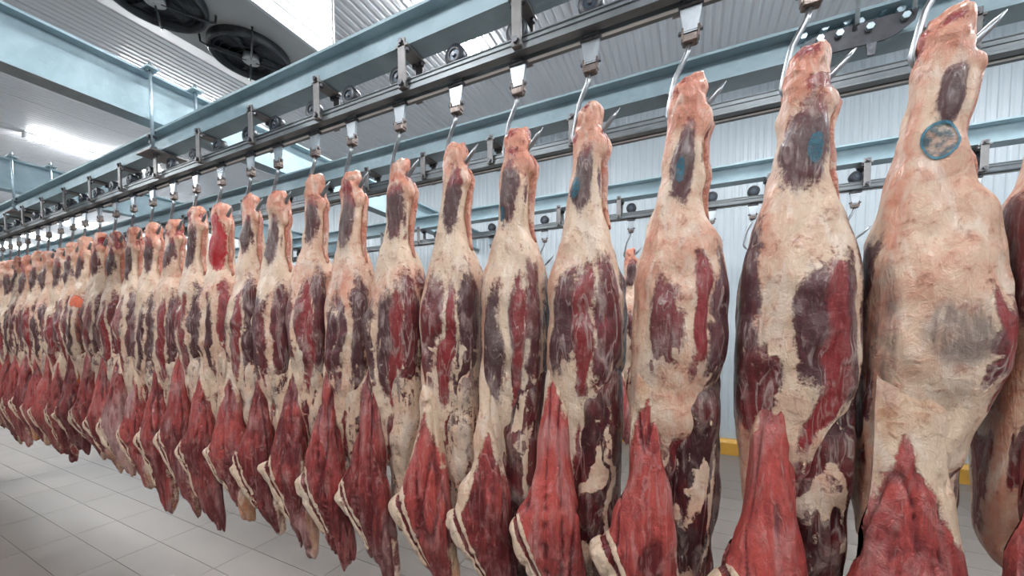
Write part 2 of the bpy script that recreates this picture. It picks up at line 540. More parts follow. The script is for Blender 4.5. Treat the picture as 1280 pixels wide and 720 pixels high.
# ------------------------------------------------------------------ trolleys
WHEEL_R = .040
def make_trolley():
    """origin on the rail's top face at the middle of the slot"""
    t = empty('hook_trolley')
    zc = WHEEL_R + .0005
    wh = MB()
    pr = [(.020, -.020), (WHEEL_R - .004, -.020), (WHEEL_R, -.016), (WHEEL_R, .016), (WHEEL_R - .004, .020), (.020, .020)]
    n = 24
    v = [(r * math.cos(2 * math.pi * k / n), yy, zc + r * math.sin(2 * math.pi * k / n)) for r, yy in pr for k in range(n)]
    wh.add(v, [(i * n + k, i * n + (k + 1) % n, (i + 1) * n + (k + 1) % n, (i + 1) * n + k) for i in range(len(pr) - 1) for k in range(n)], True)
    wo = wh.build('wheel', M['wheel'], t)
    MB().cyl((0, 0, zc), .0215, .032, 'y', 20).build('hub', M['hub'], wo)
    MB().cyl((0, 0, zc), .008, .046, 'y', 8).build('axle', M['bolt'], wo)
    st = MB()                                           # strap through the slot
    st.prism([(-.014, .030), (.014, .030), (.022, -.056), (.030, -.062), (.021, -.118), (.018, -.136), (-.018, -.136), (-.021, -.118), (-.030, -.062), (-.022, -.056)],
             'y', -.0055, .0055)
    st.build('strap', M['strap'], t)
    MB().cbox(-.033, .033, -.012, .012, -.068, -.054, .003).build('collar', M['bolt'], t)
    sh = MB()
    sh.cbox(-.021, .021, -.014, .014, -.168, -.143, .004)
    sh.cbox(-.024, -.018, -.011, .011, -.158, -.122, .002)
    sh.cbox(.018, .024, -.011, .011, -.158, -.122, .002)
    so = sh.build('shackle', M['shackle'], t)
    MB().cyl((0, 0, -.132), .006, .064, 'x', 8).build('pin', M['bolt'], so)
    pts = []
    for k in range(5):                                  # straight shank of the hook bends out sideways
        q = k / 4
        pts.append((-.002 - .046 * q * q * (3 - 2 * q) * .9, 0, -.165 - .115 * q))
    for k in range(1, 4):
        pts.append((-.0435 - .004 * k, 0, -.280 - .022 * k))
    for k in range(1, 9):
        a = math.pi + math.pi * .80 * k / 8
        pts.append((-.0155 + .040 * math.cos(a), 0, -.346 + .040 * math.sin(a)))
    lx, _, lz = pts[-1]
    pts += [(lx + .030, 0, lz + .026), (lx + .055, 0, lz + .052), (lx + .075, 0, lz + .075)]
    rr = [.0078] * (len(pts) - 3) + [.0085, .0075, .0012]
    MB().tube(pts, rr, 10).build('hook', M['hook'], t)
    return t


TR0 = make_trolley()
tr_used = [False]
def trolley(x, y, z, lab, grp, lean=0.):
    o = TR0 if not tr_used[0] else copy_tree(TR0)
    tr_used[0] = True
    o.location = (x, y, z)
    tag(o, lab, 'hook trolley', grp)
    return o


# row 1: where each hindquarter hangs (metres along the rail)
HANG = [.738, .513, .265, -.010, -.295, -.547, -.802, -1.076, -1.350, -1.590, -1.864, -2.091, -2.366, -2.625]
x = HANG[-1]
rngx = random.Random(5)
while x > -7.2:
    x -= .258 + rngx.uniform(-.018, .018)
    HANG.append(x)
TROLLEYS = []
for x in HANG:
    TROLLEYS.append(trolley(x, ROW[0], RZ1, 'black-wheeled hook trolley carrying a hindquarter', 'trolleys of the loaded rail'))
for x in (2.2, 1.59, 1.02, .426, .149, -.46, -1.25, -1.82, -2.5, -3.1, -3.9, -4.8):
    trolley(x, ROW[2], 2.470, 'black-wheeled trolley carrying the lone hindquarter on the wall-side rail' if x == -.46 else 'black-wheeled trolley with an empty hook on the rail nearest the white wall',
            'trolleys of the wall-side rail')


# ------------------------------------------------------------------ cooler
CZ = 3.65
ck = empty('ceiling_cooler', (-3.19, 1.0, CZ))
CY0, CY1 = -1.2, 1.20
mb = MB()
mb.prism([(-.52, .075), (-.285, .0), (.52, 0), (.52, CEIL - CZ - .001), (-.52, CEIL - CZ - .001)], 'y', CY0, CY1)
mb.build('housing', M['cooler'], ck)
sd = MB()
for k in range(7):                                     # pressed side panel
    z = .04 + k * .076
    sd.prism([(.5205, z), (.5205, z + .066), (.527, z + .060), (.527, z + .006)], 'y', CY0 + .02, CY1 - .012)
sd.build('side_panel', M['cooler_edge'], ck)
MB().box(.515, .533, CY1 - .008, CY1 + .006, .02, CEIL - CZ - .02).build('corner_strip', M['conduit'], ck)
MB().box(.515, .535, CY0, CY1 + .004, CEIL - CZ - .022, CEIL - CZ - .004).build('top_strip', M['conduit'], ck)
MB().cbox(.515, .545, CY0, CY1, -.012, .03, .003).build('edge_trim', M['cooler_edge'], ck)
for k in range(4):
    fy = 1.835 - 1.0 - .585 * k
    fc = (.035, fy)
    fr = .262
    ring = MB()
    n = 40
    pr = [(fr + .012, -.001), (fr + .012, -.05), (fr + .003, -.062), (fr - .010, -.058), (fr - .018, -.005)]
    v = [(fc[0] + r * math.cos(2 * math.pi * q / n), fc[1] + r * math.sin(2 * math.pi * q / n), z) for r, z in pr for q in range(n)]
    ring.add(v, [(i * n + q, i * n + (q + 1) % n, (i + 1) * n + (q + 1) % n, (i + 1) * n + q) for i in range(len(pr) - 1) for q in range(n)], True)
    fo = ring.build('fan', M['fan_grey'], ck)
    MB().cyl((fc[0], fc[1], -.004), fr - .016, .004, 'z', 40).build('fan_throat', M['fan_dark'], fo)
    for q in range(5):
        a0 = 2 * math.pi * q / 5 + .4 * k
        bl = MB()
        v = []
        for i in range(6):
            r = .06 + (fr - .085) * i / 5
            for s, zz in ((-.32, -.012), (.0, -.022), (.32, -.036)):
                a = a0 + s * (1.0 - .25 * i / 5) + .18 * i / 5
                v.append((fc[0] + r * math.cos(a), fc[1] + r * math.sin(a), zz))
        nv = len(v)
        v += [(p[0], p[1], p[2] + .003) for p in v]
        f = [(i * 3 + j, i * 3 + j + 1, i * 3 + j + 4, i * 3 + j + 3) for i in range(5) for j in range(2)]
        f += [tuple(nv + e for e in ff[::-1]) for ff in f]
        rim = [0, 3, 6, 9, 12, 15, 16, 17, 14, 11, 8, 5, 2, 1]
        f += [(rim[e], rim[(e + 1) % 14], nv + rim[(e + 1) % 14], nv + rim[e]) for e in range(14)]
        bl.add(v, f, True)
        bl.build('blade', M['fan_dark'], fo)
    MB().cyl((fc[0], fc[1], -.04), .058, .06, 'z', 20, .05).build('motor', M['motor'], fo)
    for q in range(4):
        a = math.pi / 4 + q * math.pi / 2 + .3
        ca, sa = math.cos(a), math.sin(a)
        MB().tube([(fc[0] + .03 * ca, fc[1] + .03 * sa, -.066), (fc[0] + fr * ca, fc[1] + fr * sa, -.066),
                   (fc[0] + (fr + .045) * ca, fc[1] + (fr + .045) * sa, -.052), (fc[0] + (fr + .05) * ca, fc[1] + (fr + .05) * sa, -.002)], .0075, 6).build('strut', M['fan_grey'], fo)
    gd = MB()
    for r in (.10, .15, .20, .235):
        gd.tube([(fc[0] + r * math.cos(2 * math.pi * q / 32), fc[1] + r * math.sin(2 * math.pi * q / 32), -.06) for q in range(33)], .0016, 5, False)
    gd.build('guard', M['fan_grey'], fo)
tag(ck, 'grey ceiling cooler unit with a row of large black fans facing down', 'cooler')

# ------------------------------------------------------------------ tube lights
def make_lamp(L=1.5):
    t = empty('tube_light')
    MB().prism([(-.055, 0), (.055, 0), (.05, -.035), (.012, -.05), (-.012, -.05), (-.05, -.035)], 'y', -L / 2, L / 2).build('housing', M['lamp_body'], t)
    for s in (-1, 1):
        MB().cyl((s * .038, 0, -.058), .013, L - .08, 'y', 12).build('tube', M['tube'], t)
        MB().cbox(-.058, .058, s * L / 2 - .012, s * L / 2 + .012, -.075, -.0, .004).build('end_cap', M['lamp_body'], t)
    ld = bpy.data.lights.new('tube_glow', 'AREA')
    ld.shape = 'RECTANGLE'; ld.size = .12; ld.size_y = L - .1
    ld.energy = LAMP_W; ld.color = LAMP_COL
    lo = bpy.data.objects.new('tube_glow', ld); C.objects.link(lo); lo.parent = t
    lo.location = (0, 0, -.080)
    return t


L0 = make_lamp()
first = True
for gi, (yc, xs, lab) in enumerate(((2.6, [-8.45 - 2.95, -8.45, -5.5, -1.95, .95, 3.4], 'twin tube ceiling light between the cooler and the white wall side'),
                                    (4.3, [-20.0, -17.2, -14.4, -11.2], 'twin tube ceiling light near the white wall far down the hall'),
                                    (-1.3, [-11.4, -8.45, -5.5, -2.2, .75, 3.4], 'twin tube ceiling light on the aisle side of the hall'))):
    for x in xs:
        o = L0 if first else copy_tree(L0)
        first = False
        o.location = (x, yc, CEIL)
        tag(o, lab, 'tube light', ('ceiling lights of the cooler row', 'ceiling lights of the wall row', 'ceiling lights of the aisle')[gi])


# ================================================================== BEEF
def vnoise(p, seed=0):
    """vectorised value noise in [-1, 1]"""
    rs = np.random.RandomState(seed)
    tab = rs.rand(4096) * 2 - 1
    i = np.floor(p).astype(np.int64); f = p - i
    f = f * f * (3 - 2 * f)
    out = np.zeros(len(p))
    for dx in (0, 1):
        for dy in (0, 1):
            for dz in (0, 1):
                h = ((i[:, 0] + dx) * 73856093) ^ ((i[:, 1] + dy) * 19349663) ^ ((i[:, 2] + dz) * 83492791)
                wgt = (f[:, 0] if dx else 1 - f[:, 0]) * (f[:, 1] if dy else 1 - f[:, 1]) * (f[:, 2] if dz else 1 - f[:, 2])
                out += tab[h % 4096] * wgt
    return out


def smooth_interp(zq, z, v):
    """monotone-ish cubic through a descending table"""
    z = np.asarray(z, float)[::-1]; v = np.asarray(v, float)[::-1]
    m = np.gradient(v, z)
    k = np.clip(np.searchsorted(z, zq) - 1, 0, len(z) - 2)
    h = z[k + 1] - z[k]; t = np.clip((zq - z[k]) / h, 0, 1)
    return (2 * t**3 - 3 * t**2 + 1) * v[k] + (t**3 - 2 * t**2 + t) * h * m[k] + (-2 * t**3 + 3 * t**2) * v[k + 1] + (t**3 - t**2) * h * m[k + 1]


def loft(tab, N, Mz, power=.88):
    """tab rows: z, x left, x right, y centre, half depth front, half depth back -> vertex grid (Mz, N, 3), angle from the front, z"""
    tab = np.array(tab, float)
    zz = np.linspace(tab[0, 0], tab[-1, 0], Mz)
    xl, xr, yc, bf, bb = [smooth_interp(zz, tab[:, 0], tab[:, i]) for i in range(1, 6)]
    phi = np.linspace(-math.pi, math.pi, N, endpoint=False)
    sn, cs = np.sin(phi), np.cos(phi)
    su = np.sign(sn) * np.abs(sn) ** power; cu = np.sign(cs) * np.abs(cs) ** power
    xc, a = (xl + xr) / 2, (xr - xl) / 2
    X = xc[:, None] + a[:, None] * su[None]
    Y = yc[:, None] - np.where(cu > 0, bf[:, None] * cu, bb[:, None] * cu)
    Z = np.repeat(zz[:, None], N, 1)
    G = np.stack([X, Y, Z], -1)
    return G, np.repeat(phi[None], Mz, 0), Z.copy(), (xl, xr)


def grid_normals(G):
    du = np.roll(G, -1, 1) - np.roll(G, 1, 1)
    dv = np.gradient(G, axis=0)
    n = np.cross(du, dv)
    n /= np.linalg.norm(n, axis=-1, keepdims=True) + 1e-9
    c = G.mean(1, keepdims=True)
    if ((G - c) * n).sum() < 0: n = -n
    return n


def grid_mesh(name, G, mask, mat, z0):
    Mz, N = G.shape[:2]
    V = G.reshape(-1, 3)
    top, bot = G[0].mean(0), G[-1].mean(0)
    V = np.vstack([V, top, bot])
    V[:, 2] -= z0
    idx = np.arange(Mz * N).reshape(Mz, N)
    a, b = idx[:-1], idx[1:]
    q = np.stack([a, b, np.roll(b, -1, 1), np.roll(a, -1, 1)], -1).reshape(-1, 4)
    F = q.tolist()
    F += [(Mz * N, idx[0, k], idx[0, (k + 1) % N]) for k in range(N)]
    F += [(Mz * N + 1, idx[-1, (k + 1) % N], idx[-1, k]) for k in range(N)]
    me = bpy.data.meshes.new(name)
    me.from_pydata(V.tolist(), [], F)
    me.polygons.foreach_set('use_smooth', [True] * len(F))
    at = me.attributes.new('mask', 'FLOAT_COLOR', 'POINT')
    mk = mask.reshape(-1, 4)
    mk = np.vstack([mk, mask[0].mean(0), mask[-1].mean(0)])
    at.data.foreach_set('color', np.clip(mk, 0, 1).astype(np.float32).ravel())
    me.materials.append(mat)
    bm = bmesh.new(); bm.from_mesh(me)
    bmesh.ops.recalc_face_normals(bm, faces=bm.faces)
    bm.to_mesh(me); bm.free()
    me.update()
    return me


def wrap(d):
    return (d + math.pi) % (2 * math.pi) - math.pi


def blob(phi, z, pc, zc, pw, zw, tilt=0., p=2.):
    """soft patch: .5 on its outline"""
    d = (np.abs(wrap(phi - pc - tilt * (z - zc)) / pw) ** p + np.abs((z - zc) / zw) ** p) ** (1 / p)
    return np.clip(1 - .5 * d, 0, 1)


def sstep(x, a, b):
    t = np.clip((x - a) / (b - a), 0, 1)
    return t * t * (3 - 2 * t)


LEG = [(2.168, -.030, .034, .000, .026, .026), (2.150, -.040, .041, .000, .036, .034), (2.10, -.050, .042, .000, .042, .040), (2.04, -.054, .046, .0, .044, .044),
       (1.98, -.058, .040, .0, .046, .050), (1.91, -.067, .034, .0, .050, .056), (1.83, -.080, .042, .0, .060, .066), (1.75, -.099, .070, .0, .077, .086),
       (1.67, -.118, .096, .0, .094, .106), (1.59, -.129, .111, .0, .106, .120), (1.49, -.137, .116, .0, .112, .126), (1.37, -.140, .112, .0, .106, .120),
       (1.25, -.138, .084, .0, .092, .110), (1.13, -.130, .045, .0, .078, .098), (1.01, -.116, .015, .0, .062, .080), (.93, -.092, -.01, .0, .040, .050), (.90, -.07, -.03, .0, .02, .025)]
LOIN = [(1.44, .020, .080, .00, .030, .040), (1.38, -.004, .100, .00, .064, .070), (1.30, -.026, .110, .00, .080, .090), (1.20, -.040, .113, .005, .084, .092), (1.08, -.048, .112, .012, .084, .088), (.96, -.050, .106, .018, .078, .080),
        (.82, -.048, .100, .022, .070, .070), (.70, -.038, .092, .024, .058, .056), (.62, -.015, .080, .025, .042, .040), (.585, .008, .060, .025, .02, .02)]
FLANK = [(1.50, -.090, -.055, -.042, .012, .02), (1.40, -.106, -.046, -.048, .020, .03), (1.30, -.114, -.040, -.056, .031, .04), (1.20, -.116, -.036, -.064, .040, .05), (1.10, -.122, -.029, -.073, .046, .052), (1.00, -.139, -.019, -.083, .050, .052),
         (.92, -.165, -.006, -.090, .053, .050), (.85, -.202, .004, -.097, .053, .048), (.815, -.225, .010, -.100, .051, .046), (.79, -.226, .014, -.101, .049, .044), (.75, -.203, .020, -.101, .047, .042), (.70, -.168, .028, -.099, .044, .040),
         (.64, -.122, .038, -.094, .040, .038), (.58, -.078, .045, -.088, .036, .034), (.53, -.044, .046, -.083, .030, .028), (.495, -.022, .040, -.079, .024, .021), (.47, -.006, .030, -.075, .016, .013), (.455, .004, .018, -.072, .006, .006)]


def hindquarter(idx, x, y, sty, near, gapL=.262, gapR=.262):
    rs = np.random.RandomState(100 + idx)
    U = lambda a, b: rs.uniform(a, b)
    zdrop = sty.get('drop', U(-.03, .02))             # how low it hangs
    wid = sty.get('wid', U(.95, 1.06))
    tail = sty.get('tail', U(-.07, .12))              # longer or shorter flank
    fmove = sty.get('fmove', U(-.02, .02))
    N, Mz = (112, 220) if near else (72, 130)
    zb = .455 - tail + zdrop - .03
    root = empty('beef_hindquarter', (x, y, zb))
    rot = sty.get('rot', U(-.10, .14))
    limL, limR = -.56 * gapL + .0015, .44 * gapR - .0015

    def press(G):
        """turn about the hook, then flatten softly against the neighbours"""
        gx, gy = G[..., 0].copy(), G[..., 1].copy()
        G[..., 0], G[..., 1] = gx * math.cos(rot) - gy * math.sin(rot), gx * math.sin(rot) + gy * math.cos(rot)
        X = G[..., 0]
        k = .022
        over = X - (limR - k)
        X = np.where(over > 0, limR - k + k * (1 - np.exp(-np.maximum(over, 0) / k)), X)
        over = (limL + k) - X
        X = np.where(over > 0, limL + k - k * (1 - np.exp(-np.maximum(over, 0) / k)), X)
        G[..., 0] = X
        return G


    def adjust(tab, kx=1., dz=0.):
        return [(z + zdrop + dz, a * kx, b * kx, c, d * (.5 + .5 * kx), e * (.5 + .5 * kx)) for z, a, b, c, d, e in tab]

    # ---- leg: shank and round
    G, ph, Z, _ = loft(adjust(LEG, wid), N, Mz)
    zl = Z - zdrop
    nm = grid_normals(G)
    lean = sty.get('lean', U(-.02, .02))
    P = G.reshape(-1, 3)
    wa = vnoise(P * np.array([9, 9, 6]), idx + 51).reshape(Z.shape); wb = vnoise(P * np.array([9, 9, 6]), idx + 52).reshape(Z.shape)
    wc = vnoise(P * np.array([26, 26, 15]), idx + 53).reshape(Z.shape); wd = vnoise(P * np.array([26, 26, 15]), idx + 54).reshape(Z.shape)
    wk = sty.get('warp', 1.)
    ph = ph + wk * (.20 * wa + .10 * wc); zl = zl + wk * (.028 * wb + .016 * wd)
    # columns of muscle on the round
    cols = sty.get('cols')
    if cols is None:
        cols = [(-.38 + U(-.12, .12), 1.43 + U(-.03, .03), .30, .20 + U(-.03, .03), .15), (.22 + U(-.1, .1), 1.42, .20 + U(-.04, .06), .21, .0),
                (.95 + U(-.1, .15), 1.45, .38, .26, U(-.3, .3)), (-1.55, 1.38, .40, .25, 0), (2.0, 1.4, .55, .3, 0), (-2.5, 1.35, .5, .3, 0)]
    mus = np.zeros_like(Z); bulge = np.zeros_like(Z); colfr = np.zeros_like(Z); colfm = np.zeros_like(Z)
    for c in cols:
        b = blob(ph, zl, c[0], c[1], c[2], c[3], c[4], 3.)
        mus = np.maximum(mus, b * (c[5] if len(c) > 5 else 1.))
        bulge = np.maximum(bulge, sstep(b, .42, .75))
        inn = sstep(b, .40, .52)
        colfr = colfr * (1 - inn) + inn * U(-.15, .40); colfm = colfm * (1 - inn) + inn * U(0, .26)
    sh = sty.get('shank', ((.35 if idx > 5 else -.1) + U(-.15, .15), 1.945 + U(-.015, .015), .62, .10 + U(-.01, .02), .8))
    shank = blob(ph, zl, *sh)
    side = blob(ph, zl, 1.15, 1.93, .40, .10, .0)
    back = sstep(np.abs(wrap(ph - math.pi)), 1.35, .7) * sstep(zl, 2.0, 1.7)
    disp = .009 * bulge + .010 * sstep(shank, .4, .8) + .006 * sstep(side, .4, .8)
    disp += .010 * vnoise(P * 10, idx + 2).reshape(Z.shape) + .006 * vnoise(P * 18, idx).reshape(Z.shape) + .0035 * vnoise(P * np.array([42, 42, 20]), idx + 7).reshape(Z.shape)
    disp -= .007 * blob(ph, zl, .05, 1.77, .30, .10, .5)
    heel = blob(ph, zl, 1.45, 2.045, .6, .035)
    disp += .016 * sstep(heel, .3, .9)
    topn = sstep(zl, 2.02, 2.12)
    disp += topn * .006 * vnoise(P * 60, idx + 3).reshape(Z.shape)
    G = G + nm * disp[..., None]
    # slanted cut across the top of the shank
    G[..., 2] += sstep(zl, 2.11, 2.168) * (G[..., 0] * sty.get('cut', U(-.1, .35)) + .006 * vnoise(P * 45, idx + 9).reshape(Z.shape))
    G[..., 0] += lean * sstep(zl, 1.9, 1.0)
    G = press(G)
    mk = np.zeros(Z.shape + (4,))
    fat_low = blob(ph, zl, -.55, 1.10, .45, .30, .0)
    low = sstep(zl, 1.24, 1.10)
    R_ = mus.copy()
    R_ = np.maximum(R_, .45 * sstep(bulge + low, .2, .9) * 0)
    R_ = np.maximum(R_, back * .75)
    R_ = np.maximum(R_, low * (.30 + .45 * sstep(ph, -.1, .6)))
    R_ = R_ + sty.get('muscle', 0.) * sstep(zl, 1.75, 1.6)
    net = vnoise(P * np.array([34, 34, 9]), idx + 61).reshape(Z.shape); net2 = vnoise(P * np.array([60, 60, 17]), idx + 62).reshape(Z.shape)
    R_ = R_ - .34 * sstep(np.abs(net), .14, .02) * sstep(zl, 1.58, 1.40) * U(.3, 1.) - .18 * sstep(net2, .25, .7) * sstep(zl, 1.62, 1.40)
    red_cut = blob(ph, zl, -.3, 2.15, 1.0, .035) * np.clip(sty.get('redtop', U(.55, 1.05)) * .62, 0, .66)
    R_ = np.maximum(R_, red_cut)
    raw = vnoise(P * np.array([22, 22, 16]), idx + 71).reshape(Z.shape)
    rawm = sstep(zl, 1.98, 2.08) * sstep(raw, .05, .5)
    R_ = np.maximum(R_, .56 * rawm)
    R_ = np.maximum(R_, .62 * side * (1 if U(0, 1) > .35 else .4))
    R_ = np.maximum(R_, shank * 1.1)
    fresh = np.full_like(Z, .15) + colfr + .25 * vnoise(P * 6, idx + 21).reshape(Z.shape) + .35 * sstep(zl, 1.35, 1.1)
    for c in sty.get('redcols', [(.25 + U(-.1, .3), 1.42, .16, .22, 0)] if U(0, 1) > .4 else []):
        b = blob(ph, zl, *c, 3.)
        R_ = np.maximum(R_, b * 1.1)
        fresh = np.maximum(fresh, .95 * sstep(b, .35, .55))
    fresh = np.maximum(fresh, 1.1 * sstep(red_cut, .2, .5)); fresh = np.maximum(fresh, 1.25 * sstep(zl, 1.98, 2.06))
    film = np.clip(shank * 1.5 - .45, 0, .95) * sty.get('grey', U(.7, 1.1)) + colfm
    for c in sty.get('greyblobs', [(-.42 + U(-.1, .1), 1.44, .22, .12, 0)] if U(0, 1) > .45 else []):
        film = np.maximum(film, .75 * sstep(blob(ph, zl, *c), .4, .7))
    blush = .16 + .72 * sstep(zl, 1.96, 2.10) + .25 * wa + .3 * sstep(np.abs(wrap(ph + 1.1)), .6, .2) + sty.get('blush', U(-.1, .15))
    blush = blush + .25 * sstep(zl, 1.8, 1.7) * sstep(zl, 1.45, 1.6) * sty.get('peach', U(.2, 1.))
    if sty.get('blood'):
        b = np.maximum(blob(ph, zl, .45, 1.92, .75, .11), blob(ph, zl, .2, 2.06, .35, .035))
        R_ = np.maximum(R_, b * 1.25); fresh = np.maximum(fresh, 2.6 * sstep(b, .3, .5)); film = film * (1 - sstep(b, .3, .5))
    if sty.get('orange'):
        b = sstep(blob(ph, zl, .5, 1.66, .6, .04), .4, .6)
        R_ = R_ * (1 - b) + b; fresh = fresh * (1 - b) + 2. * b; film = film * (1 - b)
    for b_ in sty.get('fatblobs', []):
        b = sstep(blob(ph, zl, *b_), .35, .6)
        R_ = R_ * (1 - b); film = film * (1 - b * .7)
    mk[..., 0], mk[..., 1], mk[..., 2], mk[..., 3] = R_, fresh, film, blush
    leg_me = grid_mesh('leg', G, mk, M[sty.get('mat', 'leg')], zb)
    link('leg', leg_me, root)
    LG = G

    # ---- tendon cord along the right side of the shank
    tn = MB()
    dx = G[..., 0]
    pts, rr = [], []
    for k in range(15):
        q = k / 14
        z = 2.075 - .30 * q + zdrop
        row = int(np.argmin(np.abs(Z[:, 0] - z)))
        j = int(np.argmin(np.abs(wrap(np.linspace(-math.pi, math.pi, N, endpoint=False) - (1.85 - .25 * q)))))
        c = LG[row, j]
        out = .008 * math.sin(math.pi * q) ** .5
        pts.append((c[0] + out, c[1], c[2] - zb)); rr.append(.012 * (.5 + math.sin(math.pi * min(1, q * .9 + .1)) * .6))
    tn.tube(pts, rr, 12)
    tm = tn.mesh('tendon', M['tendon'])
    at = tm.attributes.new('mask', 'FLOAT_COLOR', 'POINT')
    at.data.foreach_set('color', np.tile(np.array([.5, .5, .1, .8], np.float32), (len(tm.vertices), 1)).ravel())
    link('tendon', tm, root)

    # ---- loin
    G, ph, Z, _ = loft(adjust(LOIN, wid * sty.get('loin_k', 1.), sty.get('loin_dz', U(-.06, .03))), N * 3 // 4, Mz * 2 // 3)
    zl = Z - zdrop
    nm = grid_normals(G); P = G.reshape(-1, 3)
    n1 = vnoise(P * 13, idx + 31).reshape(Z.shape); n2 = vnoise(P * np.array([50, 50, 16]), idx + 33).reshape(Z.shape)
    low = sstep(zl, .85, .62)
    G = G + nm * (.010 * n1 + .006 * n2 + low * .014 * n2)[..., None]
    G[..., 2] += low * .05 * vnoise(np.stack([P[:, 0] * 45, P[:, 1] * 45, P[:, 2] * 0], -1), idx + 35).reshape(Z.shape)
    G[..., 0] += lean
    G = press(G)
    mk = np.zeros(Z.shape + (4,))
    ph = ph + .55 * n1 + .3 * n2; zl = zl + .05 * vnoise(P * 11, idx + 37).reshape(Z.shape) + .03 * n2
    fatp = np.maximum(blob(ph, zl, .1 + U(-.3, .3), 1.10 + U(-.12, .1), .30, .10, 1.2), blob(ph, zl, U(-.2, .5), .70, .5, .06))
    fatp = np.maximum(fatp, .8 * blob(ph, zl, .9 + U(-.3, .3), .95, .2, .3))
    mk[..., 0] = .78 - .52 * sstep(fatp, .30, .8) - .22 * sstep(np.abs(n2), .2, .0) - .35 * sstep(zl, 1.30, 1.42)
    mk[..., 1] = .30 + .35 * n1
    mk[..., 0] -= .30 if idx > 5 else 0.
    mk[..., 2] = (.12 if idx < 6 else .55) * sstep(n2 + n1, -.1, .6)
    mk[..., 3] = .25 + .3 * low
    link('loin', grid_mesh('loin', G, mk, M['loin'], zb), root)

    # ---- flank flap
    ft = []
    for z, a, b, c, d, e in FLANK:
        s = sstep(np.array(z), .78, .47)
        ft.append((z + zdrop - tail * float(s), a * sty.get('fl', U(.92, 1.06)) + fmove, b + fmove + sty.get('fr', 0.), c, d, e))
    Mf = Mz if near else 120
    G, ph, Z, (xl, xr) = loft(ft, N * 3 // 4, Mf, .80)
    zl = Z - zdrop
    nm = grid_normals(G); P = G.reshape(-1, 3)
    n1 = vnoise(P * 10, idx + 41).reshape(Z.shape); n2 = vnoise(P * np.array([46, 46, 9]), idx + 43).reshape(Z.shape)
    crease = vnoise(P * np.array([24, 24, 2.2]), idx + 47).reshape(Z.shape)
    disp = .007 * n1 + .004 * n2 - .010 * sstep(np.abs(crease), .16, .0)
    # bands that run beside the slanted cut edge: fat, groove, fat
    ax, az, bx, bz = -.235 + fmove, .805, -.015 + fmove, .49 - tail * .7
    ll = math.hypot(bx - ax, bz - az); nx, nz = -(bz - az) / ll, (bx - ax) / ll
    dist = (G[..., 0] - ax) * nx + (zl - az) * nz
    al = ((G[..., 0] - ax) * (bx - ax) + (zl - az) * (bz - az)) / ll / ll
    vis = sstep(al, -.12, -.02) * sstep(al, .80, .55) * sstep(np.abs(wrap(ph)), 2.2, 1.8)
    dist = dist + .005 * n1
    tp = np.clip(1.15 - 1.1 * al, .12, 1.15) * sty.get('edge', U(.95, 1.5))    # the bands taper away from the corner
    band1 = sstep(dist, .002, .008) * sstep(dist, .040 * tp + .004, .036 * tp)
    band2 = sstep(dist, .050 * tp, .054 * tp) * sstep(dist, .070 * tp, .064 * tp)
    groove = sstep(dist, .036 * tp, .042 * tp) * sstep(dist, .056 * tp, .050 * tp)
    under = sstep(dist, .008, .0)
    disp = disp - .008 * groove * vis + .003 * (band1 + band2) * vis
    G = G + nm * disp[..., None]
    G[..., 2] += sstep(zl, .62, .50) * .045 * vnoise(np.stack([P[:, 0] * 60, P[:, 1] * 30, P[:, 2] * 0], -1), idx + 45).reshape(Z.shape)
    th = sty.get('ftwist', U(.16, .34))
    k_ = sstep(zl, 1.35, .95) * th
    gx, gy = G[..., 0] + .06, G[..., 1] + .08
    GX, GY = gx * np.cos(k_) - gy * np.sin(k_) - .06, gx * np.sin(k_) + gy * np.cos(k_) - .08
    G0 = G[..., 0].copy()
    G[..., 0], G[..., 1] = GX + lean, GY
    fw_ = sstep(G[..., 0], limL + .03, limL + .005) * sstep(zl, .56, .62)
    G[..., 1] = np.where(G[..., 1] > -.096, G[..., 1] * (1 - fw_) - .096 * fw_, G[..., 1])
    hi_ = sstep(zl, .60, .66)
    lo_l, lo_r = -gapL + .036 + sty.get('fr_next', 0.), .030 + sty.get('fr', 0.)                    # clear of the neighbouring flaps
    G[..., 0] = np.where(G[..., 0] < lo_l, lo_l, G[..., 0]) * hi_ + G[..., 0] * (1 - hi_)
    G[..., 0] = np.where(G[..., 0] > lo_r, lo_r, G[..., 0]) * hi_ + G[..., 0] * (1 - hi_)
    mk = np.zeros(Z.shape + (4,))
    apex = sty.get('apex', U(1.16, 1.40))
    xa = -.074 + fmove + U(-.010, .010)
    up = np.clip(apex - zl, 0, 2)
    wl = up * .30 + .004 + .5 * np.clip(up - .26, 0, 1)
    wr = up * .34 + .004 + .6 * np.clip(up - U(.12, .3), 0, 1)
    dx_ = G0 - xa - .012 * n1
    R_ = .5 + np.clip(np.where(dx_ < 0, wl + dx_, wr - dx_) * 9 - .6 * sstep(zl, apex, apex + .05), -.45, .40)
    tailm = sstep(zl, .74, .60) * sty.get('tailfat', U(.1, 1.))
    R_ = R_ - .8 * tailm * sstep(G0 + .05 * n1, -.03 + fmove, .02 + fmove)
    edge_fat = sstep(xr[:, None] - G0, .03, .008) * sstep(zl, 1.1, .8)
    R_ = R_ - .5 * edge_fat * U(.0, 1)
    R_ = R_ * (1 - vis * np.clip(band1 + band2, 0, 1))
    R_ = np.maximum(R_, vis * groove * 1.2)
    fresh = .55 + .30 * n1 - .55 * sstep(np.abs(crease), .14, .0) - .30 * sstep(zl, 1.0, .6) + sty.get('salmon', U(-.2, .2))
    fresh = fresh * (1 - vis * np.clip(groove + under, 0, 1))
    film = sstep(n2 + .7 * n1, .25, .9) * U(.2, .7) + .35 * sstep(zl, .75, .5) * U(0, 1)
    if sty.get('veil'):
        film = np.maximum(film, .95 * sstep(zl + .15 * n1, 1.08, .95)); R_ = R_ * .75
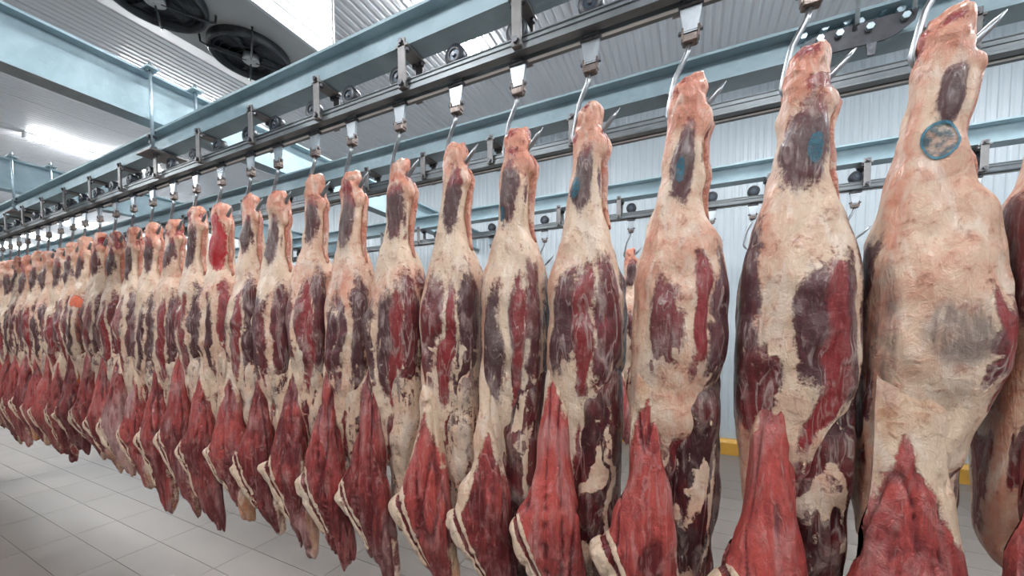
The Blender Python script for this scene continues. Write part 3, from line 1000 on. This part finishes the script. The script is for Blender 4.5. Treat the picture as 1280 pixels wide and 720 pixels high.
    if sty.get('patch'):
        film = np.maximum(film, 1.4 * sstep(blob(ph, zl, -.1, 1.03, .7, .10), .35, .6))
    film = film * (1 - vis * np.clip(groove + band1 + band2, 0, 1))
    mk[..., 0], mk[..., 1], mk[..., 2] = R_, fresh, film
    mk[..., 3] = .15 + .8 * tailm + .3 * n1 + sty.get('blush', 0.) * sstep(zl, .9, 1.1)
    mk[..., 3] *= (1 - vis * np.clip(band1 + band2, 0, 1))
    link('flank', grid_mesh('flank', G, mk, M['flank'], zb), root)

    # ---- ink stamp printed on the shank
    if 'stamp' in sty:
        pc, zc, rx, rz, ring = sty['stamp']
        G, nmL = LG, grid_normals(LG)
        Mz_, N_ = G.shape[:2]
        zgrid = G[:, :, 2].mean(1)
        V, A, F = [], [], []
        nr, na = 8, 28
        for i in range(nr + 1):
            for k in range(na):
                a = 2 * math.pi * k / na
                zz = zc + zdrop + rz * i / nr * math.sin(a)
                r = np.interp(-zz, -zgrid, np.arange(Mz_))
                r0 = int(min(max(r, 0), Mz_ - 2)); fr = r - r0
                half = (G[r0, :, 0].max() - G[r0, :, 0].min()) / 2
                pp = pc + .72 * rx / half * i / nr * math.cos(a)
                c = ((pp + math.pi) / (2 * math.pi) * N_) % N_
                c0 = int(c); fc = c - c0
                S = lambda g: ((g[r0, c0] * (1 - fc) + g[r0, (c0 + 1) % N_] * fc) * (1 - fr) + (g[r0 + 1, c0] * (1 - fc) + g[r0 + 1, (c0 + 1) % N_] * fc) * fr)
                p = S(G) + S(nmL) * .0025
                V.append((p[0], p[1], p[2] - zb)); A.append(i / nr)
        F = [(i * na + k, i * na + (k + 1) % na, (i + 1) * na + (k + 1) % na, (i + 1) * na + k) for i in range(nr) for k in range(na)]
        me = bpy.data.meshes.new('ink_stamp')
        me.from_pydata(V, [], F)
        at = me.attributes.new('rad', 'FLOAT', 'POINT'); at.data.foreach_set('value', A)
        me.polygons.foreach_set('use_smooth', [True] * len(F))
        me.materials.append(M['ink_ring' if ring else 'ink'])
        tag(link('ink_stamp', me, root), 'blue food-ink stamp')
    return root


STY = {
    0: dict(fr_next=.045, label='beef hindquarter with orange-tinged mottled lower side, next to the large stamped one', rot=-.25, blush=.25, wid=1.1, muscle=.05, redtop=1.,
            cols=[(-.9, 1.62, .6, .14, 0), (-.5, 1.2, .15, .06, 0), (-1.6, 1.3, .3, .3, 0)], fmove=.0, shank=(-.3, 1.93, .5, .1, 0), lean=.0),
    1: dict(label='large pale fat-covered beef hindquarter with a round blue ringed stamp on its shank', rot=.02, wid=1.0, loin_k=.5, fr=.045, drop=.0, tail=.1, blush=.02, peach=.5, redtop=1.3, cut=.35,
            cols=[(-1.5, 1.55, .35, .12, 0), (.75, 1.42, .30, .10, 0), (-1.2, 1.25, .3, .1, 0), (2., 1.4, .5, .3, 0), (-2.5, 1.4, .5, .3, 0)],
            redcols=[(.75, 1.40, .07, .14, -1.6)], greyblobs=[(.2, 1.45, .4, .08, 0), (-.8, 1.42, .35, .2, 0)], shank=(.15, 1.955, .42, .06, 1.6), grey=.75,
            stamp=(-.12, 1.868, .040, .043, True), apex=1.22, fmove=.01, lean=-.01, salmon=.0, tailfat=1.),
    2: dict(greyblobs=[], label='broad beef hindquarter with a smudged blue stamp on its striped purple shank muscle', rot=.0, wid=1.10, drop=-.01, redtop=1.25, cut=.25, blush=.08, muscle=.04,
            cols=[(-1.15, 1.48, .42, .26, 0), (.10, 1.48, .26, .13, 0), (.55, 1.47, .15, .17, 0), (1.25, 1.50, .40, .24, .4), (-.75, 1.3, .3, .1, 0), (2.2, 1.4, .5, .3, 0), (-2.3, 1.4, .5, .3, 0)],
            shank=(.05, 1.925, .95, .105, 1.2), grey=.75, stamp=(.32, 1.905, .021, .040, False), apex=1.38, fl=1.0, loin_dz=.02, lean=.01, fmove=.0, tail=.1, salmon=.15),
    3: dict(greyblobs=[], label='beef hindquarter with a faint narrow blue stamp and one squarish dark patch on its thigh', rot=.0, wid=1.02, drop=.0, redtop=1.1, blush=.10,
            cols=[(-.22, 1.47, .36, .12, 0), (.50, 1.49, .16, .15, 0), (1.0, 1.47, .30, .20, .2), (2.2, 1.4, .6, .3, 0), (-2.4, 1.4, .6, .3, 0)], redcols=[(.48, 1.5, .14, .14, 0)],
            shank=(.10, 1.925, .55, .10, 1.5), grey=.9, stamp=(-.02, 1.90, .014, .036, False), apex=1.25, lean=-.015, fmove=.0, tail=.05, salmon=.2),
    4: dict(greyblobs=[], label='beef hindquarter with a bright teal oval stamp and a bright red stripe on its thigh', rot=.0, wid=.98, drop=.0, redtop=1.0,
            cols=[(-.30, 1.45, .32, .15, .4), (.18, 1.42, .15, .20, 0), (.85, 1.46, .45, .22, .3), (2.2, 1.4, .6, .3, 0), (-2.5, 1.4, .6, .3, 0)], redcols=[(.20, 1.43, .15, .19, 0)],
            shank=(.0, 1.93, .62, .10, 1.5), stamp=(-.28, 1.900, .020, .033, False), apex=1.30, lean=.0, salmon=.25, tail=.08),
    5: dict(label='beef hindquarter with a small dark green-blue stamp at the foot of its grey shank muscle', rot=-.02, fmove=0., lean=0., drop=-.015, shank=(.0, 1.93, .6, .10, .8), stamp=(-.25, 1.868, .019, .026, False), apex=1.12, salmon=-.1,
            greyblobs=[(-.35, 1.47, .25, .13, 0)], tail=.0),
    6: dict(fmove=0., lean=0., rot=0.,apex=1.16, salmon=.1, tail=.02, drop=-.015),
    7: dict(greyblobs=[(-.45, 1.53, .25, .06, 0)], edge=1.1, apex=1.36),
    12: dict(label='beef hindquarter with a blood-red stained shank', short='the blood-stained hindquarter', blood=True, mat='leg_blood', redcols=[]),
    15: dict(label='beef hindquarter with a pale bluish patch on its narrow flank', short='the hindquarter with a pale flank patch', patch=True),
    16: dict(label='beef hindquarter with a grey-veiled flank and orange lower tip', short='the grey-veiled hindquarter', veil=True, tailfat=1., tail=-.02),
    19: dict(label='beef hindquarter with a bright orange-red spot on its thigh', short='the orange-spotted hindquarter', orange=True, mat='leg_orange', redcols=[], redtop=0.),
}
SHORT = {0: 'the mottled hindquarter past the large ring-stamped one', 1: 'the large ring-stamped hindquarter', 2: 'the broad smudge-stamped hindquarter', 3: 'the faintly stamped hindquarter',
         4: 'the teal-stamped hindquarter', 5: 'the green-blue stamped hindquarter'}
NTH = ['', 'next', 'second', 'third', 'fourth', 'fifth', 'sixth', 'seventh', 'eighth']
MARK = {5: 'green-blue stamped', 12: 'blood-stained', 16: 'grey-veiled', 19: 'orange-spotted'}
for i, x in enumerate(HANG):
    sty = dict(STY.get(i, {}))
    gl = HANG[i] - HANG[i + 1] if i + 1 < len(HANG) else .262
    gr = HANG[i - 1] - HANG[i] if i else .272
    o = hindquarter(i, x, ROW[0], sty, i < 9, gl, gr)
    lab, sh = sty.get('label'), sty.get('short', SHORT.get(i))
    if not lab:
        ref = max(k for k in MARK if k < i)
        if i - ref <= 8:
            lab = 'unstamped beef hindquarter, %s after the %s one, away from the stamped ones' % (NTH[i - ref], MARK[ref])
            sh = 'the hindquarter %s after the %s one' % (NTH[i - ref], MARK[ref])
        else:
            lab = 'unstamped beef hindquarter at the far end of the long row'
            sh = 'a hindquarter at the far end of the long row'
    tag(o, lab, 'meat', 'beef hindquarters on the loaded rail')
    TROLLEYS[i]['label'] = 'black-wheeled hook trolley carrying ' + sh
o = hindquarter(60, -.46, ROW[2], dict(drop=-.0), False)
tag(o, 'beef hindquarter alone on the wall-side rail, half hidden by the row', 'meat')
